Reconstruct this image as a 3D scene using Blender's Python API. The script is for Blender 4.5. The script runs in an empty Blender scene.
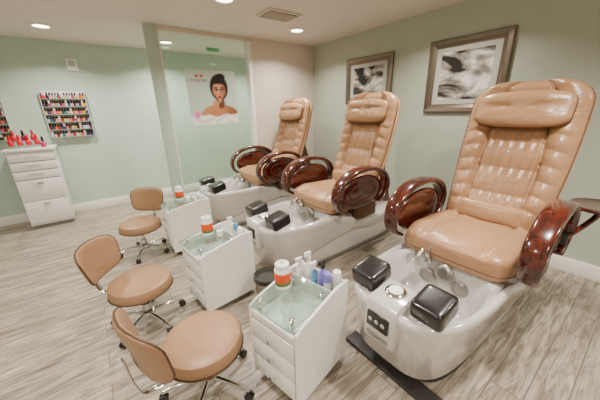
import bpy, bmesh, math, random
from mathutils import Vector, Matrix
random.seed(4)
scn=bpy.context.scene
H=2.344; XW=3.093; YP=3.705; YB=5.153; XL=-2.6; YF=-2.4
# ------------------------------------------------------------ materials
def lin(c):
    c=c.lstrip('#'); v=[int(c[i:i+2],16)/255 for i in (0,2,4)]
    return tuple((x/12.92 if x<=.04045 else ((x+.055)/1.055)**2.4) for x in v)+(1,)
MATS={}
def mat(name,col,rough=.5,metal=0,coat=0,var=0.0,vscale=8,bump=0.0,bscale=60,emit=0,trans=0,spec=None,bstretch=None):
    if name in MATS: return MATS[name]
    m=bpy.data.materials.new(name); m.use_nodes=True; nt=m.node_tree; b=nt.nodes["Principled BSDF"]
    c=lin(col) if isinstance(col,str) else tuple(col)+(1,)
    b.inputs["Base Color"].default_value=c; b.inputs["Roughness"].default_value=rough; b.inputs["Metallic"].default_value=metal
    b.inputs["Coat Weight"].default_value=coat; b.inputs["Coat Roughness"].default_value=.08
    if trans: b.inputs["Transmission Weight"].default_value=trans
    if emit:
        b.inputs["Emission Color"].default_value=c; b.inputs["Emission Strength"].default_value=emit
    tc=nt.nodes.new("ShaderNodeTexCoord")
    if var:
        n=nt.nodes.new("ShaderNodeTexNoise"); n.inputs["Scale"].default_value=vscale; n.inputs["Detail"].default_value=3
        nt.links.new(tc.outputs["Object"],n.inputs["Vector"])
        mr=nt.nodes.new("ShaderNodeMapRange"); mr.inputs[1].default_value=.3; mr.inputs[2].default_value=.7; mr.inputs[3].default_value=1-var; mr.inputs[4].default_value=1+var
        nt.links.new(n.outputs["Fac"],mr.inputs[0])
        mx=nt.nodes.new("ShaderNodeVectorMath"); mx.operation='SCALE'; mx.inputs[0].default_value=c[:3]
        nt.links.new(mr.outputs[0],mx.inputs["Scale"]); nt.links.new(mx.outputs[0],b.inputs["Base Color"])
    if bump:
        n=nt.nodes.new("ShaderNodeTexNoise"); n.inputs["Scale"].default_value=bscale; n.inputs["Detail"].default_value=4; n.inputs["Distortion"].default_value=.4 if bstretch else 0
        src=tc.outputs["Object"]
        if bstretch:
            mp=nt.nodes.new("ShaderNodeMapping"); mp.inputs["Scale"].default_value=bstretch; nt.links.new(src,mp.inputs[0]); src=mp.outputs[0]
        nt.links.new(src,n.inputs["Vector"])
        bp=nt.nodes.new("ShaderNodeBump"); bp.inputs["Strength"].default_value=bump; bp.inputs["Distance"].default_value=.01
        nt.links.new(n.outputs["Fac"],bp.inputs["Height"]); nt.links.new(bp.outputs[0],b.inputs["Normal"])
    MATS[name]=m; return m
M_mint=mat("paint_mint","#B7CABD",.7,var=.02,bump=.05,bscale=120)
M_sage=mat("paint_sage","#B2BAAC",.7,var=.02,bump=.05,bscale=120)
M_cream=mat("paint_cream","#D2C8BC",.7,var=.02,bump=.05,bscale=120)
M_ceil=mat("paint_ceiling","#DDD4CA",.8,var=.01,bump=.04,bscale=90)
M_trim=mat("trim_white","#ECEAE5",.4)
M_leather=mat("leather_tan","#A98260",.31,var=.08,vscale=5,bump=.6,bscale=9,bstretch=(1,1,2.2))
M_leather2=mat("leather_tan_dark","#8A6749",.4,var=.07,vscale=5,bump=.25,bscale=35)
M_shell=mat("chair_shell_brown","#50331F",.45)
M_seam=mat("seam_thread","#5F4029",.6)
M_stool=mat("leather_stool","#987556",.4,var=.05,vscale=6,bump=.15,bscale=60)
M_piping=mat("leather_piping","#4A3220",.45)
M_tub=mat("acrylic_silver","#CDCAC5",.14,metal=.12,coat=.8)
M_tubw=mat("acrylic_white","#E6E3DE",.2,coat=.5)
M_tubin=mat("acrylic_basin","#C6C3BF",.1,coat=.7)
M_black=mat("black_rubber","#070708",.3,coat=.4)
M_blackplinth=mat("plinth_dark","#2B2A28",.5)
M_greyplinth=mat("plinth_grey","#6C6963",.5)
M_chrome=mat("chrome","#D8D8D8",.12,metal=1)
M_steel=mat("brushed_steel","#A9A7A2",.3,metal=1)
M_white=mat("laminate_white","#E8E6E2",.3,coat=.2)
M_gap=mat("gap_shadow_grey","#6F6D68",.6)
M_red=mat("bottle_red","#C8102A",.25)
M_orange=mat("label_orange","#DD4A0C",.4)
M_green=mat("label_green","#4F7030",.4)
M_plast=mat("plastic_white","#EEECE8",.35)
M_purple=mat("bottle_lilac","#7F76CC",.3)
M_blue=mat("bottle_blue","#5E8FB8",.3)
M_caster=mat("caster_dark","#2A2A2A",.5)
M_vent=mat("vent_grille","#CFC6BA",.5)
M_ventd=mat("vent_dark","#7A736A",.7)
M_led=mat("lamp_lens","#FFF1DC",.4,emit=14)
def wood_mat():
    m=bpy.data.materials.new("mahogany"); m.use_nodes=True; nt=m.node_tree; b=nt.nodes["Principled BSDF"]
    tc=nt.nodes.new("ShaderNodeTexCoord"); mp=nt.nodes.new("ShaderNodeMapping"); mp.inputs["Scale"].default_value=(2,14,9)
    n=nt.nodes.new("ShaderNodeTexNoise"); n.inputs["Scale"].default_value=2.5; n.inputs["Detail"].default_value=5; n.inputs["Distortion"].default_value=1.2
    r=nt.nodes.new("ShaderNodeValToRGB"); r.color_ramp.elements[0].position=.35; r.color_ramp.elements[1].position=.72
    r.color_ramp.elements[0].color=lin("#260A05"); r.color_ramp.elements[1].color=lin("#5E1E0E")
    l=nt.links.new; l(tc.outputs["Object"],mp.inputs[0]); l(mp.outputs[0],n.inputs["Vector"]); l(n.outputs["Fac"],r.inputs[0]); l(r.outputs[0],b.inputs["Base Color"])
    b.inputs["Roughness"].default_value=.2; b.inputs["Coat Weight"].default_value=.8; b.inputs["Coat Roughness"].default_value=.05
    return m
M_wood=wood_mat()
def floor_mat():
    m=bpy.data.materials.new("floor_planks"); m.use_nodes=True; nt=m.node_tree; b=nt.nodes["Principled BSDF"]; l=nt.links.new
    tc=nt.nodes.new("ShaderNodeTexCoord")
    br=nt.nodes.new("ShaderNodeTexBrick"); br.inputs["Scale"].default_value=1; br.inputs["Brick Width"].default_value=1.2; br.inputs["Row Height"].default_value=.14
    br.inputs["Mortar Size"].default_value=.002; br.inputs["Color1"].default_value=(.15,.15,.15,1); br.inputs["Color2"].default_value=(.85,.85,.85,1); br.inputs["Mortar"].default_value=(0,0,0,1)
    br.offset=.37; br.inputs["Bias"].default_value=0
    l(tc.outputs["Object"],br.inputs["Vector"])
    ad=nt.nodes.new("ShaderNodeVectorMath"); ad.operation='MULTIPLY_ADD'; ad.inputs[1].default_value=(7,7,7)
    l(br.outputs["Color"],ad.inputs[0]); l(tc.outputs["Object"],ad.inputs[2])
    mp=nt.nodes.new("ShaderNodeMapping"); mp.inputs["Scale"].default_value=(1.7,17,1); l(ad.outputs[0],mp.inputs[0])
    n=nt.nodes.new("ShaderNodeTexNoise"); n.inputs["Scale"].default_value=1.7; n.inputs["Detail"].default_value=8; n.inputs["Roughness"].default_value=.72; n.inputs["Distortion"].default_value=1.2
    l(mp.outputs[0],n.inputs["Vector"])
    r=nt.nodes.new("ShaderNodeValToRGB"); e=r.color_ramp.elements
    e[0].position=.32; e[0].color=lin("#5E544A"); e[1].position=.72; e[1].color=lin("#C4BBAE")
    x=e.new(.45); x.color=lin("#857A6C"); x=e.new(.55); x.color=lin("#A3998A")
    l(n.outputs["Fac"],r.inputs[0])
    mr=nt.nodes.new("ShaderNodeMapRange"); mr.inputs[3].default_value=.88; mr.inputs[4].default_value=1.12
    l(br.outputs["Color"],mr.inputs[0])
    sc=nt.nodes.new("ShaderNodeVectorMath"); sc.operation='SCALE'; l(r.outputs[0],sc.inputs[0]); l(mr.outputs[0],sc.inputs["Scale"])
    mx=nt.nodes.new("ShaderNodeMix"); mx.data_type='RGBA'; l(br.outputs["Fac"],mx.inputs[0]); l(sc.outputs[0],mx.inputs[6]); mx.inputs[7].default_value=lin("#5A5046")
    l(mx.outputs[2],b.inputs["Base Color"]); b.inputs["Roughness"].default_value=.36
    bp=nt.nodes.new("ShaderNodeBump"); bp.inputs["Strength"].default_value=.15; bp.inputs["Distance"].default_value=.004
    l(n.outputs["Fac"],bp.inputs["Height"]); l(bp.outputs[0],b.inputs["Normal"])
    return m
M_floor=floor_mat()
def glass_mat(name,tint,fac=.12):
    m=bpy.data.materials.new(name); m.use_nodes=True; nt=m.node_tree; nt.nodes.clear(); l=nt.links.new
    o=nt.nodes.new("ShaderNodeOutputMaterial"); t=nt.nodes.new("ShaderNodeBsdfTransparent"); t.inputs[0].default_value=lin(tint)
    g=nt.nodes.new("ShaderNodeBsdfGlossy"); g.inputs["Roughness"].default_value=.03
    lw=nt.nodes.new("ShaderNodeLayerWeight"); lw.inputs[0].default_value=.5
    pw=nt.nodes.new("ShaderNodeMath"); pw.operation='POWER'; pw.inputs[1].default_value=4; l(lw.outputs["Facing"],pw.inputs[0])
    ma=nt.nodes.new("ShaderNodeMath"); ma.operation='MULTIPLY_ADD'; ma.inputs[1].default_value=.7; ma.inputs[2].default_value=fac*.4; l(pw.outputs[0],ma.inputs[0])
    ge=nt.nodes.new("ShaderNodeNewGeometry"); iv=nt.nodes.new("ShaderNodeMath"); iv.operation='SUBTRACT'; iv.inputs[0].default_value=1; l(ge.outputs["Backfacing"],iv.inputs[1])
    mu=nt.nodes.new("ShaderNodeMath"); mu.operation='MULTIPLY'; l(ma.outputs[0],mu.inputs[0]); l(iv.outputs[0],mu.inputs[1])
    mx=nt.nodes.new("ShaderNodeMixShader"); l(mu.outputs[0],mx.inputs[0]); l(t.outputs[0],mx.inputs[1]); l(g.outputs[0],mx.inputs[2]); l(mx.outputs[0],o.inputs[0])
    return m
M_glass=glass_mat("partition_glass","#F1F7F3",.10)
M_shelfglass=glass_mat("shelf_glass","#E8F1ED",.25)
M_glassedge=mat("glass_edge","#6FA391",.2)
M_acryl=glass_mat("acrylic_clear","#F2F5F4",.1)
# ------------------------------------------------------------ mesh helpers
def link(o,parent=None,loc=None,rot=None):
    scn.collection.objects.link(o)
    if parent: o.parent=parent
    if loc is not None: o.location=loc
    if rot is not None: o.rotation_euler=rot
    return o
def empty(name,loc,rz=0):
    o=bpy.data.objects.new(name,None); scn.collection.objects.link(o); o.location=loc; o.rotation_euler=(0,0,rz); o.empty_display_size=.1; return o
def mk(name,verts,faces,m,parent=None,smooth=True,loc=(0,0,0),rot=(0,0,0),fm=None,sharp=None):
    me=bpy.data.meshes.new(name); me.from_pydata([tuple(v) for v in verts],[],faces)
    ms=m if isinstance(m,(list,tuple)) else [m]
    for k in ms: me.materials.append(k)
    if fm:
        for p,i in zip(me.polygons,fm): p.material_index=i
    bm=bmesh.new(); bm.from_mesh(me); bmesh.ops.recalc_face_normals(bm,faces=bm.faces)
    bm.to_mesh(me); bm.free()
    if smooth:
        me.polygons.foreach_set("use_smooth",[True]*len(me.polygons))
        if sharp: me.set_sharp_from_angle(angle=math.radians(sharp))
    o=bpy.data.objects.new(name,me); link(o,parent,loc,rot); return o
def box(name,x0,x1,y0,y1,z0,z1,m,parent=None,bev=.0,rot=(0,0,0),seg=2):
    cx,cy,cz=(x0+x1)/2,(y0+y1)/2,(z0+z1)/2
    bm=bmesh.new(); bmesh.ops.create_cube(bm,size=1)
    for v in bm.verts: v.co=Vector((v.co.x*(x1-x0),v.co.y*(y1-y0),v.co.z*(z1-z0)))
    if bev: bmesh.ops.bevel(bm,geom=bm.edges[:],offset=bev,segments=seg,affect='EDGES',profile=.5)
    me=bpy.data.meshes.new(name); bm.to_mesh(me); bm.free(); me.materials.append(m)
    if bev:
        me.polygons.foreach_set("use_smooth",[True]*len(me.polygons)); me.set_sharp_from_angle(angle=math.radians(40))
    o=bpy.data.objects.new(name,me); link(o,parent,(cx,cy,cz),rot); return o
def lathe(name,prof,m,parent=None,loc=(0,0,0),rot=(0,0,0),N=32,fm=None,sharp=35):
    V=[];F=[];FM=[]
    for r,z in prof:
        for i in range(N):
            a=2*math.pi*i/N; V.append((r*math.cos(a),r*math.sin(a),z))
    for j in range(len(prof)-1):
        for i in range(N):
            k=(i+1)%N; F.append((j*N+i,j*N+k,(j+1)*N+k,(j+1)*N+i)); FM.append(fm[j] if fm else 0)
    F.append(tuple(range(N))[::-1]); FM.append(fm[0] if fm else 0)
    F.append(tuple((len(prof)-1)*N+i for i in range(N))); FM.append(fm[-1] if fm else 0)
    return mk(name,V,F,m,parent,True,loc,rot,FM,sharp)
def smooth_path(pts,n=8,closed=False):
    P=[Vector(p) for p in pts]; out=[]; L=len(P)
    rng=range(L if closed else L-1)
    for i in rng:
        if closed: p0,p1,p2,p3=P[(i-1)%L],P[i],P[(i+1)%L],P[(i+2)%L]
        else: p0,p1,p2,p3=P[max(i-1,0)],P[i],P[i+1],P[min(i+2,L-1)]
        for k in range(n):
            t=k/n; out.append(.5*((2*p1)+(-p0+p2)*t+(2*p0-5*p1+4*p2-p3)*t*t+(-p0+3*p1-3*p2+p3)*t**3))
    if not closed: out.append(P[-1])
    return out
def sweep(name,pts,m,parent=None,wid=.01,hei=.01,side=None,closed=False,n=8,ns=12,ex=2.0,smoothit=True,taper=None):
    path=smooth_path(pts,n,closed) if smoothit else [Vector(p) for p in pts]
    L=len(path); V=[];F=[]
    for i,p in enumerate(path):
        if closed: t=(path[(i+1)%L]-path[i-1])
        else: t=path[min(i+1,L-1)]-path[max(i-1,0)]
        t.normalize()
        s=Vector(side) if side else (Vector((0,0,1)) if abs(t.z)<.9 else Vector((0,1,0)))
        a=(s-t*s.dot(t)).normalized(); b=t.cross(a)
        k=taper(i/(L-1)) if taper else 1
        for j in range(ns):
            th=2*math.pi*j/ns; c,sn=math.cos(th),math.sin(th)
            cx=math.copysign(abs(c)**(2/ex),c)*wid*k; sx=math.copysign(abs(sn)**(2/ex),sn)*hei*k
            V.append(p+a*cx+b*sx)
    R=L if closed else L-1
    for i in range(R):
        q=(i+1)%L
        for j in range(ns):
            k=(j+1)%ns; F.append((i*ns+j,i*ns+k,q*ns+k,q*ns+j))
    if not closed:
        F.append(tuple(range(ns))); F.append(tuple((L-1)*ns+j for j in range(ns)))
    return mk(name,V,F,m,parent,True,sharp=50)
def superell(name,c,ax,half,e1,e2,m,parent=None,nu=40,nv=24,fn=None):
    C=Vector(c); A=[Vector(a) for a in ax]; V=[];F=[]
    f=lambda w,e: math.copysign(abs(w)**e,w)
    for i in range(1,nv):
        ph=-math.pi/2+math.pi*i/nv
        for j in range(nu):
            th=2*math.pi*j/nu
            x=f(math.cos(ph),e1)*f(math.cos(th),e2); y=f(math.cos(ph),e1)*f(math.sin(th),e2); z=f(math.sin(ph),e1)
            if fn: x,y,z=fn(x,y,z)
            V.append(C+A[0]*x*half[0]+A[1]*y*half[1]+A[2]*z*half[2])
    for i in range(nv-2):
        for j in range(nu):
            k=(j+1)%nu; F.append((i*nu+j,i*nu+k,(i+1)*nu+k,(i+1)*nu+j))
    b=len(V)
    V.append(C-A[2]*half[2]); V.append(C+A[2]*half[2]*(fn(0,0,1)[2] if fn else 1))
    for j in range(nu):
        k=(j+1)%nu; F.append((b,k,j)); F.append((b+1,(nv-2)*nu+j,(nv-2)*nu+k))
    return mk(name,V,F,m,parent)
def poly_prism(name,pts,axis,a0,a1,m,parent=None,bev=0):
    def P(p,a): return {'y':(p[0],a,p[1]),'x':(a,p[0],p[1]),'z':(p[0],p[1],a)}[axis]
    n=len(pts); V=[P(p,a0) for p in pts]+[P(p,a1) for p in pts]
    F=[tuple(range(n)),tuple(range(n,2*n))[::-1]]+[(i,(i+1)%n,n+(i+1)%n,n+i) for i in range(n)]
    o=mk(name,V,F,m,parent,False)
    if bev:
        md=o.modifiers.new("b","BEVEL"); md.width=bev; md.segments=2; md.limit_method='ANGLE'
    return o
def sstep(a,b,x):
    t=min(1,max(0,(x-a)/(b-a))); return t*t*(3-2*t)
# ------------------------------------------------------------ room
T=.1
box("floor",XL-T,XW+T,YF-T,YB+T,-.1,0,M_floor)
box("ceiling",XL-T,XW+T,YF-T,YB+T,H,H+.1,M_ceil)
box("wall_back",XL-T,XW+T,YB,YB+T,0,H,M_mint)
box("wall_right",XW,XW+T,YF-T,YB,0,H,M_sage)
box("wall_left",XL-T,XL,YF-T,YB,0,H,M_mint)
box("wall_front",XL,XW,YF-T,YF,0,H,M_cream)
box("wall_partition",1.99,XW,YP,YP+.10,0,H,M_cream)
def baseboard(name,x0,x1,y0,y1):
    box(name,x0,x1,y0,y1,0,.13,M_trim,bev=.004)
baseboard("baseboard_back",XL,XW,YB-.016,YB)
baseboard("baseboard_right",XW-.016,XW,YF,YP)
baseboard("baseboard_partition",2.0,XW-.016,YP-.016,YP)
baseboard("baseboard_left",XL,XL+.016,YF,YB-.016)
g=empty("glass_partition",(0,YP,0))  # interior glass partition: post, frame and pane
box("post",.71,.83,0,.10,0,H,M_mint,g,.004)
box("header",.83,1.99,0.01,.09,H-.05,H,M_cream,g,.003)
box("jamb",1.94,1.99,-.005,.105,0,H-.05,M_trim,g,.003)
box("jamb_left",.83,.85,.02,.08,0,H-.05,M_trim,g,.003)
box("sill",.85,1.94,.02,.08,0,.10,M_trim,g,.003)
box("pane",.85,1.94,.045,.055,.10,H-.05,M_glass,g)
# ------------------------------------------------------------ poster: flat colour print on the glass
po=empty("wall_poster",(1.07,YP-.004,1.25))
pw,phh=.64,.66
def ell(cx,cz,a,b,n=28,t0=0,t1=2*math.pi,ex=2):
    o=[]
    for i in range(n):
        th=t0+(t1-t0)*i/(n if abs(t1-t0-2*math.pi)<1e-6 else n-1); c,s=math.cos(th),math.sin(th)
        o.append((cx+a*math.copysign(abs(c)**(2/ex),c),cz+b*math.copysign(abs(s)**(2/ex),s)))
    return o
def mixc(c,d,k): return tuple(a*(1-k)+b*k for a,b in zip(c,d))
C_=lambda h_: lin(h_)[:3]
def em(u,v,cx,cy,a,b,soft=.15,rot=0):
    du,dv=u-cx,v-cy
    if rot: du,dv=du*math.cos(rot)+dv*math.sin(rot),-du*math.sin(rot)+dv*math.cos(rot)
    return 1-sstep(1-soft,1+soft,math.hypot(du/a,dv/b))
def portrait(u,v):
    c=mixc(C_("#B4C8BD"),C_("#C6D3CB"),v/.66)
    c=mixc(c,C_("#1E110D"),em(u,v,.405,.455,.122,.160,.10))
    c=mixc(c,C_("#1E110D"),em(u,v,.44,.585,.06,.04,.2))
    sk=mixc(C_("#BE835E"),C_("#6E3F2A"),sstep(.35,.62,u)*.8)
    sh=em(u,v,.39,.10,.265,.145,.06)
    c=mixc(c,sk,sh)
    c=mixc(c,C_("#5E3422"),em(u,v,.41,.265,.058,.07,.25)*.95)
    a=.090 if v>.40 else .090-.9*(.40-v)**1.6*3.2
    du=u-.405
    fm=1-sstep(.90,1.08,math.hypot(du/max(a,.03),(v-.405)/.135))
    fm*=1-sstep(.480,.515,v+1.6*du*du)
    fs=mixc(C_("#CE946D"),C_("#84512F"),sstep(-.01,.10,du)*.9+.0)
    fs=mixc(fs,C_("#925A3C"),.6*sstep(.055,.09,-du))
    fs=mixc(fs,C_("#E0B08C"),.5*em(u,v,.395,.465,.04,.022,.9))
    fs=mixc(fs,C_("#B3604C"),.4*em(u,v,.355,.372,.022,.02,.9)); fs=mixc(fs,C_("#984C3A"),.4*em(u,v,.455,.372,.022,.02,.9))
    c=mixc(c,fs,fm)
    for sx in (-1,1):
        ex_=.405+sx*.038
        c=mixc(c,C_("#5A301E"),.8*em(u,v,ex_,.430,.032,.018,.5))
        c=mixc(c,C_("#E9E0D6"),.9*em(u,v,ex_,.424,.018,.006,.3))
        c=mixc(c,C_("#170C08"),em(u,v,ex_,.425,.010,.010,.3))
        c=mixc(c,C_("#170C08"),.95*em(u,v,ex_,.434,.026,.006,.4,sx*.06))
        c=mixc(c,C_("#2A1710"),.95*em(u,v,ex_+sx*.003,.456,.029,.0065,.5,-sx*.12))
    c=mixc(c,C_("#7B462C"),.7*em(u,v,.416,.395,.008,.035,.6))
    c=mixc(c,C_("#F0C8A8"),.5*em(u,v,.402,.395,.005,.03,.8))
    for sx in (-1,1): c=mixc(c,C_("#5A2F1E"),.7*em(u,v,.405+sx*.011,.369,.007,.005,.5))
    c=mixc(c,C_("#951F26"),.95*em(u,v,.405,.341,.028,.009,.3)); c=mixc(c,C_("#AA2A32"),.95*em(u,v,.405,.330,.024,.011,.3))
    c=mixc(c,C_("#5A1015"),.8*em(u,v,.405,.3355,.024,.0022,.4))
    for k in range(4):
        x0=.315+k*.020; y0=.262-.006*abs(k-1)
        c=mixc(c,C_("#5E3422"),.8*em(u,v,x0+.004,y0,.013,.042,.2,-.25)); c=mixc(c,C_("#CB8F68"),em(u,v,x0,y0+.002,.0105,.040,.25,-.25))
    c=mixc(c,C_("#BE8058"),em(u,v,.335,.19,.05,.05,.2)); c=mixc(c,C_("#B87A52"),em(u,v,.30,.13,.09,.035,.2,.35))
    tl=.115+.012*math.sin(u*14)+.01*math.sin(u*31)
    tw=1-sstep(tl-.008,tl+.004,v)
    f_=.5+.5*math.sin(60*v+6*math.sin(u*9))
    c=mixc(c,mixc(C_("#F5F2EE"),C_("#BDB6B0"),f_*.55),tw)
    du,dv=u-.085,v-.125; rr=math.hypot(du,dv); an=math.atan2(dv,du); R=.058*(.62+.38*abs(math.cos(2.5*an)))
    k=1-sstep(R*.88,R,rr); c=mixc(c,mixc(C_("#C2327F"),C_("#F3A6CF"),sstep(0,.055,rr)),k); c=mixc(c,C_("#F0D48A"),em(u,v,.085,.125,.011,.011,.3))
    for cx in (.13,.19): c=mixc(c,C_("#C23A3A"),.9*em(u,v,cx,.585,.022,.017,.1))
    return c
nu_,nv_=190,196; V=[];F=[];CO=[]
for j in range(nv_+1):
    for i in range(nu_+1):
        u_,v_=pw*i/nu_,phh*j/nv_; V.append((u_,0,v_)); CO.append(portrait(u_,v_))
for j in range(nv_):
    for i in range(nu_):
        a=j*(nu_+1)+i; F.append((a,a+1,a+nu_+2,a+nu_+1))
m=bpy.data.materials.new("poster_print"); m.use_nodes=True
at=m.node_tree.nodes.new("ShaderNodeAttribute"); at.attribute_name="ink"; m.node_tree.links.new(at.outputs["Color"],m.node_tree.nodes["Principled BSDF"].inputs["Base Color"]); m.node_tree.nodes["Principled BSDF"].inputs["Roughness"].default_value=.35
pr_=mk("print",V,F,m,po,False)
ca=pr_.data.color_attributes.new("ink",'FLOAT_COLOR','POINT')
for k,c in enumerate(CO): ca.data[k].color=(c[0],c[1],c[2],1)
box("backing",0,pw,0.0008,.003,0,phh,mat("poster_pale","#C4D3CB",.4),po)
def text(name,body,size,m,parent,loc,rot=(math.pi/2,0,0),align='CENTER'):
    c=bpy.data.curves.new(name,'FONT'); c.body=body; c.size=size; c.extrude=.0004; c.align_x=align; c.materials.append(m)
    o=bpy.data.objects.new(name,c); link(o,parent,loc,rot); return o
text("lettering","PURE SPA",.05,mat("poster_letter","#8C4A4A",.5),po,(.16,-.001,.515))
# ------------------------------------------------------------ framed pictures on right wall
def art_mat(name,seed):
    m=bpy.data.materials.new(name); m.use_nodes=True; nt=m.node_tree; b=nt.nodes["Principled BSDF"]; l=nt.links.new
    tc=nt.nodes.new("ShaderNodeTexCoord"); mp=nt.nodes.new("ShaderNodeMapping"); mp.inputs["Location"].default_value=(seed,seed*2,seed*.5); mp.inputs["Rotation"].default_value=(.5,0,0); mp.inputs["Scale"].default_value=(1,2.2,4.2)
    n=nt.nodes.new("ShaderNodeTexNoise"); n.inputs["Scale"].default_value=1.5; n.inputs["Detail"].default_value=5; n.inputs["Distortion"].default_value=.6
    r=nt.nodes.new("ShaderNodeValToRGB"); e=r.color_ramp.elements; e[0].position=.42; e[0].color=lin("#2E2C2A"); e[1].position=.6; e[1].color=lin("#E9E6E0"); x=e.new(.5); x.color=lin("#8F8A83")
    l(tc.outputs["Object"],mp.inputs[0]); l(mp.outputs[0],n.inputs["Vector"]); l(n.outputs["Fac"],r.inputs[0]); l(r.outputs[0],b.inputs["Base Color"]); b.inputs["Roughness"].default_value=.15
    return m
M_frame=mat("frame_champagne","#857A6D",.3,metal=.8); M_frame_in=mat("frame_inner","#4A4038",.4)
M_mat=mat("mat_board","#B4B5AC",.6)
def picture(y0,y1,z0,z1,seed,fw=.075):
    e=empty("framed_picture",(XW,(y0+y1)/2,(z0+z1)/2)); w=(y1-y0)/2; h=(z1-z0)/2
    prof=[(0,0),(0,.028),(.010,.036),(.045,.030),(.065,.018),(fw,.014),(fw,0)]
    V=[];F=[]; n=len(prof)
    for sy,sz in ((-1,-1),(1,-1),(1,1),(-1,1)):
        for d,o in prof: V.append((-.002-o,sy*(w-d),sz*(h-d)))
    for c in range(4):
        q=(c+1)%4
        for j in range(n-1): F.append((c*n+j,c*n+j+1,q*n+j+1,q*n+j))
    mk("frame",V,F,M_frame,e,False)
    box("inner_lip",-.016,-.004,-w+fw-.002,w-fw+.002,-h+fw-.002,h-fw+.002,M_frame_in,e)
    box("mat_board",-.018,-.005,-w+fw+.006,w-fw-.006,-h+fw+.006,h-fw-.006,M_mat,e)
    mm=fw+.05
    box("print",-.0195,-.006,-w+mm+.01,w-mm-.01,-h+mm,h-mm,art_mat("art_%d"%seed,seed),e)
picture(.985,1.735,1.345,2.045,3)
picture(2.19,2.945,1.46,2.04,7)
# ------------------------------------------------------------ ceiling fixtures
PW=1.3
def downlight(x,y,power=22,r=.075):
    e=empty("recessed_downlight",(x,y,H))
    lathe("trim_ring",[(r+.028,-.001),(r+.028,-.007),(r+.018,-.012),(r,-.010),(r-.004,-.002)],M_trim,e)
    lathe("lens",[(r-.006,-.0035),(r-.006,-.006)],M_led,e)
    L=bpy.data.lights.new("lamp","AREA"); L.shape='DISK'; L.size=.13; L.energy=power*PW; L.color=(1,.91,.80); L.spread=math.radians(140)
    o=bpy.data.objects.new("lamp",L); link(o,e,(0,0,-.03))
for x,y,pw_ in [(-.18,4.40,20),(1.11,4.53,24),(2.45,4.45,20),(2.32,3.09,18),(1.18,2.62,20),(2.35,1.45,18),(-1.3,2.9,22),(.15,1.3,20),(-1.4,.6,22),(1.5,.1,24),(.3,-1.3,24),(2.4,-1.2,20),(-1.5,-1.4,20)]:  # lamps out of view, one behind the partition among them, are added for fill
    downlight(x,y,pw_)
v=empty("ceiling_vent",(1.82,2.73,H))
box("rim",-.20,.20,-.15,.15,-.012,-.001,M_vent,v,.004)
box("throat",-.165,.165,-.115,.115,-.014,-.012,M_ventd,v)
for k in range(7): box("louver",-.16,.16,-.105+k*.033,-.088+k*.033,-.022,-.013,M_vent,v,rot=(.5,0,0))
s=empty("exit_sign",(1.80,4.6,H)); box("housing",-.10,.10,-.012,.012,-.05,-.0,mat("sign_green","#6FB08A",.5),s,.004)
s=empty("fire_alarm_strobe",(0.0,YB,2.06)); box("plate",-.06,.06,-.03,-.001,-.075,.075,M_plast,s,.008); box("lens",-.035,.035,-.055,-.03,-.02,.05,mat("strobe_lens","#B9C4C0",.2),s,.008)
# ------------------------------------------------------------ nail polish racks
cols=["#B3122B","#D9476B","#E7A0A8","#7A1230","#F0D2C4","#5B2A5E","#E86A3A","#C9B8D8","#30406E","#D6C27A","#8FB7B0","#2B2B33","#EFE6E2","#A83A5E","#E2B23A","#3E7A6E"]
pm=[mat("polish_%d"%i,c,.2,coat=.5) for i,c in enumerate(cols)]
def add_prism(V,F,FM,cx,cy,z0,z1,r,mi,n=6):
    b=len(V)
    for z in (z0,z1):
        for i in range(n):
            a=2*math.pi*i/n; V.append((cx+r*math.cos(a),cy+r*math.sin(a),z))
    for i in range(n):
        k=(i+1)%n; F.append((b+i,b+k,b+n+k,b+n+i)); FM.append(mi)
    F.append(tuple(b+i for i in range(n))[::-1]); F.append(tuple(b+n+i for i in range(n))); FM+= [mi,mi]
def rack(x0,x1,z0,z1):
    e=empty("nail_polish_rack",(x0,YB,z0)); W=x1-x0; Hh=z1-z0; rows=6
    box("back_panel",0,W,-.012,-.002,0,Hh,mat("rack_panel","#DDE3DF",.3),e,.003)
    for sx in (0,W): box("side",sx-.004,sx+.004,-.07,-.002,0,Hh,mat("rack_side","#C6CDCA",.25),e)
    V=[];F=[];FM=[]
    for r in range(rows):
        z=r*Hh/rows+.004
        box("shelf",0,W,-.07,-.012,z-.004,z,mat("rack_side","#C6CDCA",.25),e)
        box("lip",0,W,-.072,-.069,z,z+.012,M_acryl,e)
        n=int(W/.030)
        for k in range(n):
            ci=random.randrange(len(cols)); cx=.018+k*(W-.036)/(n-1)
            add_prism(V,F,FM,cx,-.045,z+.001,z+.042,.0135,ci); add_prism(V,F,FM,cx,-.045,z+.042,z+.080,.009,16 if (k+r)%6 else 12)
    mk("polish_bottles",V,F,pm+[M_black],e,False,fm=FM)
rack(-.43,.05,1.12,1.72)
rack(-1.30,-.80,1.12,1.72)
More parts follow.
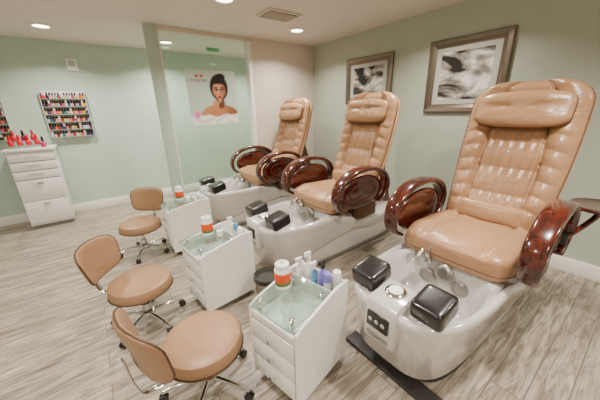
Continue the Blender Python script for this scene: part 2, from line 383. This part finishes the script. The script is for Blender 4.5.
# ------------------------------------------------------------ cabinet
cb=empty("drawer_cabinet",(-.86,4.68,0)); cw=.44; cd=.45
box("plinth",.02,cw-.02,.03,cd-.02,0,.05,M_gap,cb)
box("carcass",0,cw,.012,cd,.05,1.0,M_white,cb,.003)
box("countertop",-.02,cw+.02,-.015,cd+.0,1.0,1.035,M_white,cb,.005)
zz=.985
for k,hh in enumerate((.11,.11,.11,.58)):
    z1=zz-.006; z0=zz-hh+.004
    if k<3:
        box("drawer",.008,cw-.008,-.006,.012,z0,z1,M_white,cb,.003)
        sweep("handle",[(cw/2-.06,-.006,z1-.04),(cw/2-.06,-.028,z1-.04),(cw/2+.06,-.028,z1-.04),(cw/2+.06,-.006,z1-.04)],M_steel,cb,.004,.004,smoothit=False,ns=8)
    else:
        box("door",.008,cw-.008,-.006,.012,z0+.30,z1,M_white,cb,.003); box("door",.008,cw-.008,-.006,.012,z0,z0+.293,M_white,cb,.003)
        box("pull",cw/2-.03,cw/2+.03,-.022,-.006,z1-.05,z1-.04,M_steel,cb); box("pull",cw/2-.03,cw/2+.03,-.022,-.006,z0+.25,z0+.26,M_steel,cb)
    zz-=hh
    box("gap",.004,cw-.004,.004,.0125,zz-.001,zz+.005,M_gap,cb)
def polish(x,y,z,m,k=1.5):
    e=empty("nail_polish_bottle",(x,y,z))
    lathe("bottle",[(.012*k,0),(.018*k,.003),(.019*k,.03*k),(.012*k,.042*k),(.007*k,.046*k)],m,e,N=16)
    lathe("cap",[(.009*k,.046*k),(.010*k,.05*k),(.007*k,.085*k),(.005*k,.087*k)],m if m in(M_red,) else M_black,e,N=16)
st=empty("polish_display_stand",(-.70,4.86,1.035)); 
box("step_low",-.14,.18,-.07,.0,0,.03,M_acryl,st); box("step_high",-.14,.18,0,.07,0,.08,M_acryl,st)
for k in range(4): polish(-.80+k*.08,4.825,1.066,M_red)
for k in range(3): polish(-.77+k*.09,4.895,1.116,[M_red,pm[3],M_red][k])
polish(-.50,4.76,1.036,pm[13])
# ------------------------------------------------------------ pedicure chair
def tub(parent):
    N=72
    zr=lambda x: .50-.13*sstep(1.62,2.0,x)
    rings=[(1.12,2.68,.235,4,lambda x:.03),(1.08,2.71,.26,4,lambda x:.08),
      (1.0,2.74,.292,4,lambda x:.15+.13*sstep(1.0,1.9,x)),
      (.985,2.745,.296,4,lambda x:.16+.13*sstep(1.0,1.9,x)),
      (.955,2.76,.318,3.8,lambda x:zr(x)-.10),(.94,2.765,.334,3.8,lambda x:zr(x)-.045),
      (.935,2.77,.338,3.8,lambda x:zr(x)-.018),(.945,2.76,.33,3.8,lambda x:zr(x)),(.965,2.74,.312,3.8,lambda x:zr(x)+.003),
      (.985,1.60,.290,3.8,lambda x:.499),(.995,1.585,.278,3.8,lambda x:.485),(1.03,1.56,.255,3.6,lambda x:.36),(1.07,1.52,.225,3.4,lambda x:.26),(1.14,1.45,.17,3,lambda x:.225),(1.22,1.37,.08,2.5,lambda x:.22)]
    V=[];F=[];FM=[]
    for x0,x1,w,n,zf in rings:
        cx=(x0+x1)/2;a=(x1-x0)/2
        for i in range(N):
            th=2*math.pi*i/N; c,s_=math.cos(th),math.sin(th)
            x=cx+a*math.copysign(abs(c)**(2/n),c); y=w*math.copysign(abs(s_)**(2/n),s_)
            V.append((x-2,y,zf(x)))
    mi=[1,1,2,0,0,0,0,0,0,3,3,3,3,3]
    for j in range(len(rings)-1):
        for i in range(N):
            k=(i+1)%N; F.append((j*N+i,j*N+k,(j+1)*N+k,(j+1)*N+i)); FM.append(mi[j])
    F.append(tuple((len(rings)-1)*N+i for i in range(N))); FM.append(3)
    F.append(tuple(range(N))); FM.append(1)
    return mk("foot_bath",V,F,[M_tub,M_tubw,M_gap,M_tubin],parent,True,fm=FM,sharp=70)
def chair(yc,tray=False):
    e=empty("pedicure_chair",(2.0,yc,0))
    N=48
    poly_prism("plinth",[(p[0],p[1]) for p in ell(-.08,0,.78,.235,N,ex=5)],'z',0,.035,M_blackplinth if tray else M_greyplinth,e)
    if tray: box("base_rail",-.97,-.87,-.31,.31,0,.022,M_blackplinth,e,.006)
    tub(e)
    lathe("drain",[(.03,.221),(.03,.226),(.012,.227)],M_steel,e,(-.70,.02,0))
    for yy in (-.10,.10): lathe("jet",[(.05,0),(.05,.008),(.036,.014),(.034,.008),(.012,.010)],M_steel,e,(-.452+.01,yy,.375),(0,-math.pi/2+.12,0))
    lathe("water_dial",[(.055,0),(.055,.010),(.045,.016),(.02,.017)],M_steel,e,(-.445,-.0,.44),(0,-1.2,0))
    sweep("faucet",[(-.47,.10,.49),(-.48,.10,.55),(-.52,.10,.585),(-.57,.10,.575),(-.60,.10,.54)],M_chrome,e,.015,.015)
    lathe("faucet_base",[(.03,0),(.03,.012),(.02,.03),(.016,.04)],M_chrome,e,(-.47,.10,.488))
    sweep("faucet_lever",[(-.47,.10,.555),(-.44,.10,.60),(-.43,.11,.62)],M_chrome,e,.006,.006)
    lathe("hose_handset",[(.012,0),(.018,.01),(.018,.03),(.011,.045)],M_chrome,e,(-.47,.20,.495))
    pts=[(-1.075,.30),(-1.085,.40),(-1.078,.50),(-1.04,.535),(-.90,.545),(-.86,.53),(-.86,.49),(-.93,.47),(-1.02,.42),(-1.02,.30)]
    pr=smooth_path([(x,0,z) for x,z in pts],4,True)
    V=[];F=[];n=len(pr); ys=[-.085,-.078,-.04,0,.04,.078,.085]; sc=[.90,1,1,1,1,1,.90]
    cx=sum(p.x for p in pr)/n; cz=sum(p.z for p in pr)/n
    for y,k in zip(ys,sc):
        for p in pr: V.append((cx+(p.x-cx)*k,y,cz+(p.z-cz)*k))
    for j in range(len(ys)-1):
        for i in range(n):
            q=(i+1)%n; F.append((j*n+i,j*n+q,(j+1)*n+q,(j+1)*n+i))
    F.append(tuple(range(n))); F.append(tuple((len(ys)-1)*n+i for i in range(n)))
    mk("console",V,F,M_tub,e,True,sharp=50)
    lathe("console_dial",[(.052,0),(.052,.010),(.044,.016),(.02,.018)],[M_chrome],e,(-.955,0,.540),(0,-.05,0))
    lathe("dial_face",[(.036,.0165),(.034,.020)],mat("dial_white","#F2F0EA",.3),e,(-.955,0,.540),(0,-.05,0))
    box("button_panel",-1.096,-1.080,-.060,.060,.395,.475,M_black,e,.004,rot=(0,.02,0))
    for k in range(3): lathe("button",[(.012,0),(.012,.004),(.008,.006)],M_chrome,e,(-1.096,-.035+.035*k,.44),(0,-math.pi/2,0),N=16)
    box("badge",-1.089,-1.078,-.06,.06,.335,.36,M_steel,e,.003)
    for sy in (-1,1):
        superell("footrest_pad",(-.925,sy*.176,.555),[(math.cos(.22),0,math.sin(.22)),(0,1,0),(-math.sin(.22),0,math.cos(.22))],(.086,.076,.052),.35,.26,M_black,e)
        lathe("footrest_post",[(.02,0),(.02,.10)],M_black,e,(-.92,sy*.172,.44))
    poly_prism("seat_housing",[(-.36,.36),(-.42,.49),(.36,.49),(.46,.36)],'y',-.24,.24,M_tub,e,.012)
    poly_prism("rear_column",[(.20,.36),(.12,.60),(.30,.95),(.42,.95),(.62,.37)],'y',-.18,.18,M_shell,e,.02)
    def sf(x,y,z):
        if z>0:
            a=abs(y)
            z=z*(1-.12*math.exp(-(y/.30)**2)+.05*math.exp(-((a-.72)/.2)**2)) -.20*math.exp(-((a-.54)/.045)**2)*z -.18*math.exp(-((x-.05+.18*y*y)/.05)**2)*z*(1 if a<.54 else 0)
            z+=.03*math.sin(14*x+3*y)*(1 if a>.58 else .4)*z
        z-=.22*sstep(.5,1.0,-x)
        y=y*(1-.05*sstep(.2,1,-x))
        return x,y,z
    superell("seat_cushion",(-.10,0,.570),[(math.cos(.05),0,-math.sin(.05)),(0,1,0),(math.sin(.05),0,math.cos(.05))],(.355,.325,.09),.42,.26,M_leather,e,96,40,sf)
    sweep("seat_piping",[(-.10+p[0],p[1],.577-.035*sstep(.1,.34,-p[0])) for p in ell(0,0,.357,.328,28,ex=6)],M_seam,e,.0035,.0035,closed=True,n=3,ns=8)
    # backrest
    p0=Vector((.13,0,.50)); p1=Vector((.475,0,1.555)); D=(p1-p0); Lb=D.length; D.normalize(); Nf=Vector((-D.z,0,D.x))
    def w(t):
        a=.275+.055*math.sin(math.pi*min(1,t/.95)*.62+.1)
        if t>.84: a*=math.sqrt(max(.02,1-((t-.84)/.165)**2.7*.93))
        return a
    def surf(s,t,front):
        c=p0+D*(Lb*t)+Nf*(.03*math.sin(math.pi*t)*-1)
        ed=(1-abs(s)**5)**.5; te=min(1,(1-t)/.05)**.5 if t>.95 else 1
        if front:
            a=abs(s); sg=.50+.05*math.sin(t*5)
            bol=.044*sstep(sg-.06,.74,a)
            pl=.0
            if t<.74:
                fade=sstep(.74,.68,t) if t>.68 else 1
                if a>sg: pl=.015*abs(math.sin(math.pi*(t*11+.8*a*(1 if s>0 else 1.1))))**.7*sstep(1,.8,a)
                else: pl=.016*abs(math.sin(math.pi*(t*6+.25)))**.6+.005*math.sin(s*34+t*9)
                pl*=fade
            groove=-.032*math.exp(-((a-sg)/.03)**2)
            off=(.058+bol+pl+groove+.02*math.exp(-((t-.22)/.13)**2))*ed*max(te,.15)
        else: off=-(.065*ed*max(te,.15)+.0)
        off+=.025*s*s
        return c+Vector((0,1,0))*(s*w(t))+Nf*off
    ns,nt=72,150; V=[];F=[]
    for fr in (True,False):
        for j in range(nt+1):
            for i in range(ns+1):
                s_=-1+2*i/ns; s_=math.copysign(1-(1-abs(s_))**1.3,s_)
                V.append(surf(s_,j/nt,fr))
    off=(ns+1)*(nt+1); FM=[]
    for fr in (0,1):
        for j in range(nt):
            for i in range(ns):
                a=fr*off+j*(ns+1)+i; F.append((a,a+1,a+ns+2,a+ns+1)); FM.append(fr)
    for j in range(nt):
        for i in (0,ns):
            a=j*(ns+1)+i; F.append((a,a+ns+1,off+a+ns+1,off+a)); FM.append(1)
    for i in range(ns):
        for j in (0,nt):
            a=j*(ns+1)+i; F.append((a,a+1,off+a+1,off+a)); FM.append(1)
    mk("backrest",V,F,[M_leather,M_leather2],e,True,fm=FM)
    for s_ in (-1,1):
        sweep("back_seam",[surf(s_*(.50+.05*math.sin(t*5)),t,True)+Nf*.0015 for t in [k/20*.74+.03 for k in range(21)]],M_seam,e,.0022,.0022,ns=6,n=3)
        sweep("back_piping",[surf(s_*.985,t,True)+Nf*.004 for t in [k/20*.93 for k in range(21)]],M_seam,e,.0035,.0035,ns=6,n=3)
    hc=p0+D*(Lb*.80)+Nf*.104
    def hf(x,y,z):
        z=z*(1-.25*abs(x)**2)*(1-.30*math.exp(-((y-.15)/.14)**2))+.035*math.sin(11*x)*max(z,0)
        y=y*(1-.12*x*x)
        return x,y,z
    superell("head_pillow",hc,[(0,1,0),tuple(D),tuple(Nf)],(.262,.118,.060),.55,.40,M_leather,e,64,30,hf)
    sweep("pillow_piping",[hc+Vector((0,1,0))*(p[0])+D*(p[1]*(1-.12*(p[0]/.262)**2))+Nf*.002 for p in ell(0,0,.265,.121,28,ex=4.5)],M_seam,e,.003,.003,closed=True,ns=6,n=3)
    superell("lumbar_roll",(.135,0,.69),[(0,1,0),tuple(D),tuple(Nf)],(.26,.07,.06),.7,.3,M_leather,e,40,18)
    for sy in (-1,1):
        y=sy*.385
        arch=[(-.36,y,.54),(-.45,y,.60),(-.475,y,.70),(-.43,y,.80),(-.30,y,.875),(-.14,y,.90),(.02,y,.882),(.14,y,.82),(.195,y,.725),(.17,y,.625),(.09,y,.555)]
        sweep("arm_arch",arch,M_wood,e,.056,.022,side=(0,1,0),ex=3,ns=20,n=8,taper=lambda t:.72+.28*math.sin(math.pi*min(1,max(0,t))))
        V=[];F=[];N=40; prof=[(.80,-.018),(.97,-.012),(1,0),(.97,.012),(.80,.018)]
        for k,o in prof:
            for i in range(N):
                th=2*math.pi*i/N; V.append((-.135+.285*k*math.cos(th)*.98,y-sy*.012+o,.685+.155*k*math.sin(th)))
        for j in range(len(prof)-1):
            for i in range(N):
                q=(i+1)%N; F.append((j*N+i,j*N+q,(j+1)*N+q,(j+1)*N+i))
        F.append(tuple(range(N))); F.append(tuple((len(prof)-1)*N+i for i in range(N)))
        mk("arm_panel",V,F,M_wood,e,True,sharp=60)
        sweep("arm_inlay",[(-.135+.17*math.cos(t),y+sy*.008,.69+.08*math.sin(t)) for t in [2*math.pi*k/16 for k in range(16)]],M_shell,e,.006,.006,closed=True,n=3,ns=8)
        box("arm_bracket",-.17,.08,min(sy*.22,sy*.38),max(sy*.22,sy*.38),.42,.54,M_shell,e,.01)
    if tray:
        ty=-.50; tx=.31; tz=.035
        lathe("side_tray",[(.0,.775+tz),(.12,.775+tz),(.145,.782+tz),(.15,.794+tz),(.145,.802+tz),(.13,.797+tz),(.05,.796+tz)],M_wood,e,(tx,ty,0),N=40)
        sweep("tray_arm",[(.14,-.40,.64),(.22,-.44,.69),(tx-.02,ty+.02,.75),(tx,ty,.80)],M_wood,e,.016,.016)
        box("tray_clamp",.10,.18,-.42,-.33,.61,.67,M_blackplinth,e,.008)
    return e
Y0,SP=.60,1.3325
chair(Y0+.025,True); chair(Y0+SP); chair(Y0+2*SP)
# ------------------------------------------------------------ stools
def stool(x,y,ba,leg0=0.0,R=.262,hz=.125,up=0):
    e=empty("salon_stool",(x,y,0)); zt=.36
    lathe("seat",[(.05,zt-.095),(.175,zt-.092),(.190,zt-.080),(.194,zt-.055),(.193,zt-.03),(.186,zt-.012),(.168,zt-.003),(.12,zt+.002),(.0,zt+.004)],M_stool,e,N=48)
    sweep("seat_piping",[(.194*math.cos(t),.194*math.sin(t),zt-.074) for t in [2*math.pi*k/24 for k in range(24)]],M_piping,e,.004,.004,closed=True,n=3,ns=8)
    lathe("seat_plate",[(.10,zt-.108),(.10,zt-.095)],M_blackplinth,e)
    lathe("gas_lift",[(.027,.07),(.027,.15),(.030,.152),(.030,.16),(.016,.162),(.016,zt-.1)],M_chrome,e)
    lathe("hub",[(.045,.055),(.05,.07),(.045,.10),(.03,.11)],M_chrome,e)
    for k in range(5):
        a=leg0+2*math.pi*k/5; c,s_=math.cos(a),math.sin(a)
        sweep("leg_%d"%(k+1),[(.03*c,.03*s_,.085),(.14*c,.14*s_,.080),(.235*c,.235*s_,.060)],M_chrome,e,.013,.017,side=(0,0,1),taper=lambda t:1-.35*t,ns=10)
        lathe("caster_stem",[(.006,.045),(.006,.065)],M_chrome,e,(.232*c,.232*s_,0),N=10)
        for d in (-.011,.011):
            lathe("caster",[(.018,-.007),(.023,-.004),(.023,.004),(.018,.007)],M_caster,e,(.232*c-s_*d,.232*s_+c*d,.0235),(math.pi/2,0,a),N=18)
    sweep("lever",[(0.03,0,zt-.115),(.13,.02,zt-.118),(.17,.03,zt-.12)],M_chrome,e,.005,.005,ns=8)
    ca,sa=math.cos(ba),math.sin(ba)
    def pol(r,z,da=0): return Vector((r*math.cos(ba+da),r*math.sin(ba+da),z))
    sweep("back_bar",[pol(.08,zt-.102),pol(.19,zt-.106),pol(R,zt-.08),pol(R+.03,zt-.0),pol(R+.04,zt+.09),pol(R+.043,zt+.14)],M_chrome,e,.018,.005,side=(-sa,ca,0),ns=10,ex=3)
    ha=.72*.262/R; zc=zt+.03+hz+up; nu=40; V=[];F=[]
    f=lambda w_,ex: math.copysign(abs(w_)**ex,w_)
    n2=26
    for j in range(1,n2):
        ph=-math.pi/2+math.pi*j/n2
        for i in range(nu):
            th=2*math.pi*i/nu
            u=f(math.cos(ph),.35)*f(math.cos(th),.45); v_=f(math.cos(ph),.35)*f(math.sin(th),.45); wv=f(math.sin(ph),.8)
            V.append(pol(R+.018*wv+v_*.025,zc+v_*hz*(1-.12*u*u),u*ha))
    for j in range(n2-2):
        for i in range(nu):
            k=(i+1)%nu; F.append((j*nu+i,j*nu+k,(j+1)*nu+k,(j+1)*nu+i))
    F.append(tuple(range(nu))); F.append(tuple((n2-2)*nu+i for i in range(nu)))
    mk("back_pad",V,F,M_stool,e)
    rim=[]
    for i in range(32):
        th=2*math.pi*i/32; u=f(math.cos(th),.45); v_=f(math.sin(th),.45); rim.append(pol(R+v_*.025,zc+v_*hz*(1-.12*u*u),u*ha))
    sweep("pad_piping",rim,M_piping,e,.0045,.0045,closed=True,n=2,ns=8)
stool(.235,1.165,math.radians(195),.3,.29,.145,-.03)
stool(.06,1.92,math.radians(147),.1)
stool(.215,3.07,math.radians(52),.5)
# ------------------------------------------------------------ carts
def canister(x,y,z):
    e=empty("lotion_canister",(x,y,z))
    lathe("body",[(.040,0),(.043,.004),(.043,.02),(.0432,.021),(.0432,.040),(.0434,.041),(.0434,.092),(.043,.093),(.043,.105),(.036,.115)],[M_plast,M_orange,M_green],e,N=32,fm=[0,0,0,2,1,1,1,0,0])
    lathe("lid",[(.038,.115),(.038,.135),(.034,.14),(.012,.142),(.010,.155)],M_plast,e,N=32)
def pump(x,y,z,m,h=.13,r=.022,cap=None):
    e=empty("spray_bottle",(x,y,z))
    lathe("body",[(r*.9,0),(r,.004),(r,h*.65),(r*.8,h*.74),(r*.4,h*.8),(r*.4,h*.86)],m,e,N=20)
    lathe("neck",[(r*.5,h*.84),(r*.5,h*.94),(r*.3,h)],cap or M_plast,e,N=16)
    box("trigger_head",-.03,.012,-.008,.008,h*.96,h*1.10,cap or M_plast,e,.003)
def jar(x,y,z,m,r=.022,h=.045,cap=None):
    e=empty("cream_jar",(x,y,z)); lathe("jar",[(r*.9,0),(r,.003),(r,h*.65),(r*1.05,h*.66),(r*1.05,h*.97),(r*.95,h)],[m,cap or M_plast],e,N=20,fm=[0,0,0,1,1])
def cart(px,py,rz,kind):
    e=empty("pedicure_cart",(px,py,0),rz); L=.42; W=.325
    box("body",.012,L-.012,.014,W-.014,.07,.435,M_white,e,.003)
    for y0 in (0,W-.016):
        poly_prism("side_panel",[(0,.05),(L,.05),(L,.55),(L-.10,.555),(.04,.505),(0,.485)],'y',y0,y0+.016,M_white,e,.003)
    box("back_panel",L-.014,L,.016,W-.016,.05,.54,M_white,e,.002)
    box("top_edge",0,.016,.016,W-.016,.43,.470,M_white,e,.003)
    for k in range(3):
        z0=.085+k*.115; box("drawer",-.004,.012,.020,W-.020,z0,z0+.108,M_white,e,.003)
        box("drawer_gap",.004,.0125,.018,W-.018,z0+.108,z0+.115,M_gap,e)
        lathe("knob",[(.006,0),(.006,.012),(.012,.016),(.012,.022),(.008,.025)],M_chrome,e,(-.003,W/2,z0+.055),(0,-math.pi/2,0),N=16)
    box("bottle_tray",L-.10,L-.014,.016,W-.016,.435,.445,M_white,e,.002)
    box("tray_divider",L-.106,L-.10,.016,W-.016,.435,.52,M_white,e,.002)
    box("glass_shelf",-.02,L-.110,.018,W-.018,.517,.523,M_shelfglass,e)
    box("glass_rim_front",-.0215,-.02,.018,W-.018,.517,.523,M_glassedge,e)
    box("glass_rim_near",-.02,L-.110,.0165,.018,.517,.523,M_glassedge,e)
    for xx in (.035,L-.16):
        for yy in (.055,W-.055):
            lathe("standoff",[(.008,.43),(.008,.517)],M_chrome,e,(xx,yy,0),N=14); lathe("standoff_cap",[(.015,.523),(.015,.527),(.010,.530)],M_chrome,e,(xx,yy,0),N=20)
    for xx in (.05,L-.05):
        for yy in (.05,W-.05):
            lathe("caster_stem",[(.008,.04),(.008,.07)],M_steel,e,(xx,yy,0),N=10)
            lathe("caster",[(.02,-.010),(.025,-.006),(.025,.006),(.02,.010)],M_caster,e,(xx,yy,.025),(math.pi/2,0,.3),N=20)
    c,s_=math.cos(rz),math.sin(rz)
    def W_(x,y): return (px+c*x-s_*y,py+s_*x+c*y)
    canister(*W_(.19,.262),.5235)
    if kind==1:
        pump(*W_(.345,.275),.4455,M_plast,.16,.019); pump(*W_(.365,.225),.4455,M_plast,.20,.022); pump(*W_(.345,.170),.4455,M_blue,.17,.018); pump(*W_(.370,.130),.4455,M_purple,.18,.022,M_black); jar(*W_(.345,.085),.4455,M_plast,.020,.15,M_purple); jar(*W_(.378,.045),.4455,M_plast,.022,.16)
        box("file_tray",.05,.30,.05,.12,.436,.450,M_plast,e,.004)
    elif kind==2:
        jar(*W_(.36,.07),.4455,M_plast,.02,.13); jar(*W_(.36,.13),.4455,M_plast,.018,.15,M_blue); pump(*W_(.36,.20),.4455,M_plast,.17,.02); jar(*W_(.24,.16),.5235,M_plast)
    else:
        jar(*W_(.36,.10),.4455,M_plast,.018,.14); jar(*W_(.36,.17),.4455,M_purple,.018,.13)
        jar(*W_(.24,.14),.5235,M_plast)
cart(.52,.75,math.radians(12),1)
cart(.40,1.67,math.radians(6),2)
cart(.435,2.74,math.radians(0),3)
# ------------------------------------------------------------ bin
b=empty("waste_bin",(.82,1.53,0))
lathe("bucket",[(.075,0),(.08,.004),(.095,.26),(.098,.265),(.098,.272),(.090,.272),(.088,.262),(.072,.02),(.01,.015)],M_steel,b)
lathe("liner",[(.0985,.235),(.1,.27),(.094,.276),(.089,.268),(.087,.20)],M_blackplinth,b)
# ------------------------------------------------------------ world + camera
w=bpy.data.worlds.new("world"); scn.world=w; w.use_nodes=True; w.node_tree.nodes["Background"].inputs[0].default_value=(1,.95,.88,1); w.node_tree.nodes["Background"].inputs[1].default_value=.3
f,yaw,pit,roll=270.81,.6400,.3258,-.0255
fw=Vector((math.sin(yaw)*math.cos(pit),math.cos(yaw)*math.cos(pit),-math.sin(pit)))
r=Vector((math.cos(yaw),-math.sin(yaw),0)); u=r.cross(fw)
r2=r*math.cos(roll)+u*math.sin(roll); u2=-r*math.sin(roll)+u*math.cos(roll)
cd_=bpy.data.cameras.new("camera"); cam=bpy.data.objects.new("camera",cd_); scn.collection.objects.link(cam)
R=Matrix((r2,u2,-fw)).transposed(); cam.matrix_world=Matrix.Translation((0,0,1.42))@R.to_4x4()
cd_.sensor_width=36; cd_.lens=f/600*36; cd_.clip_start=.02
scn.camera=cam
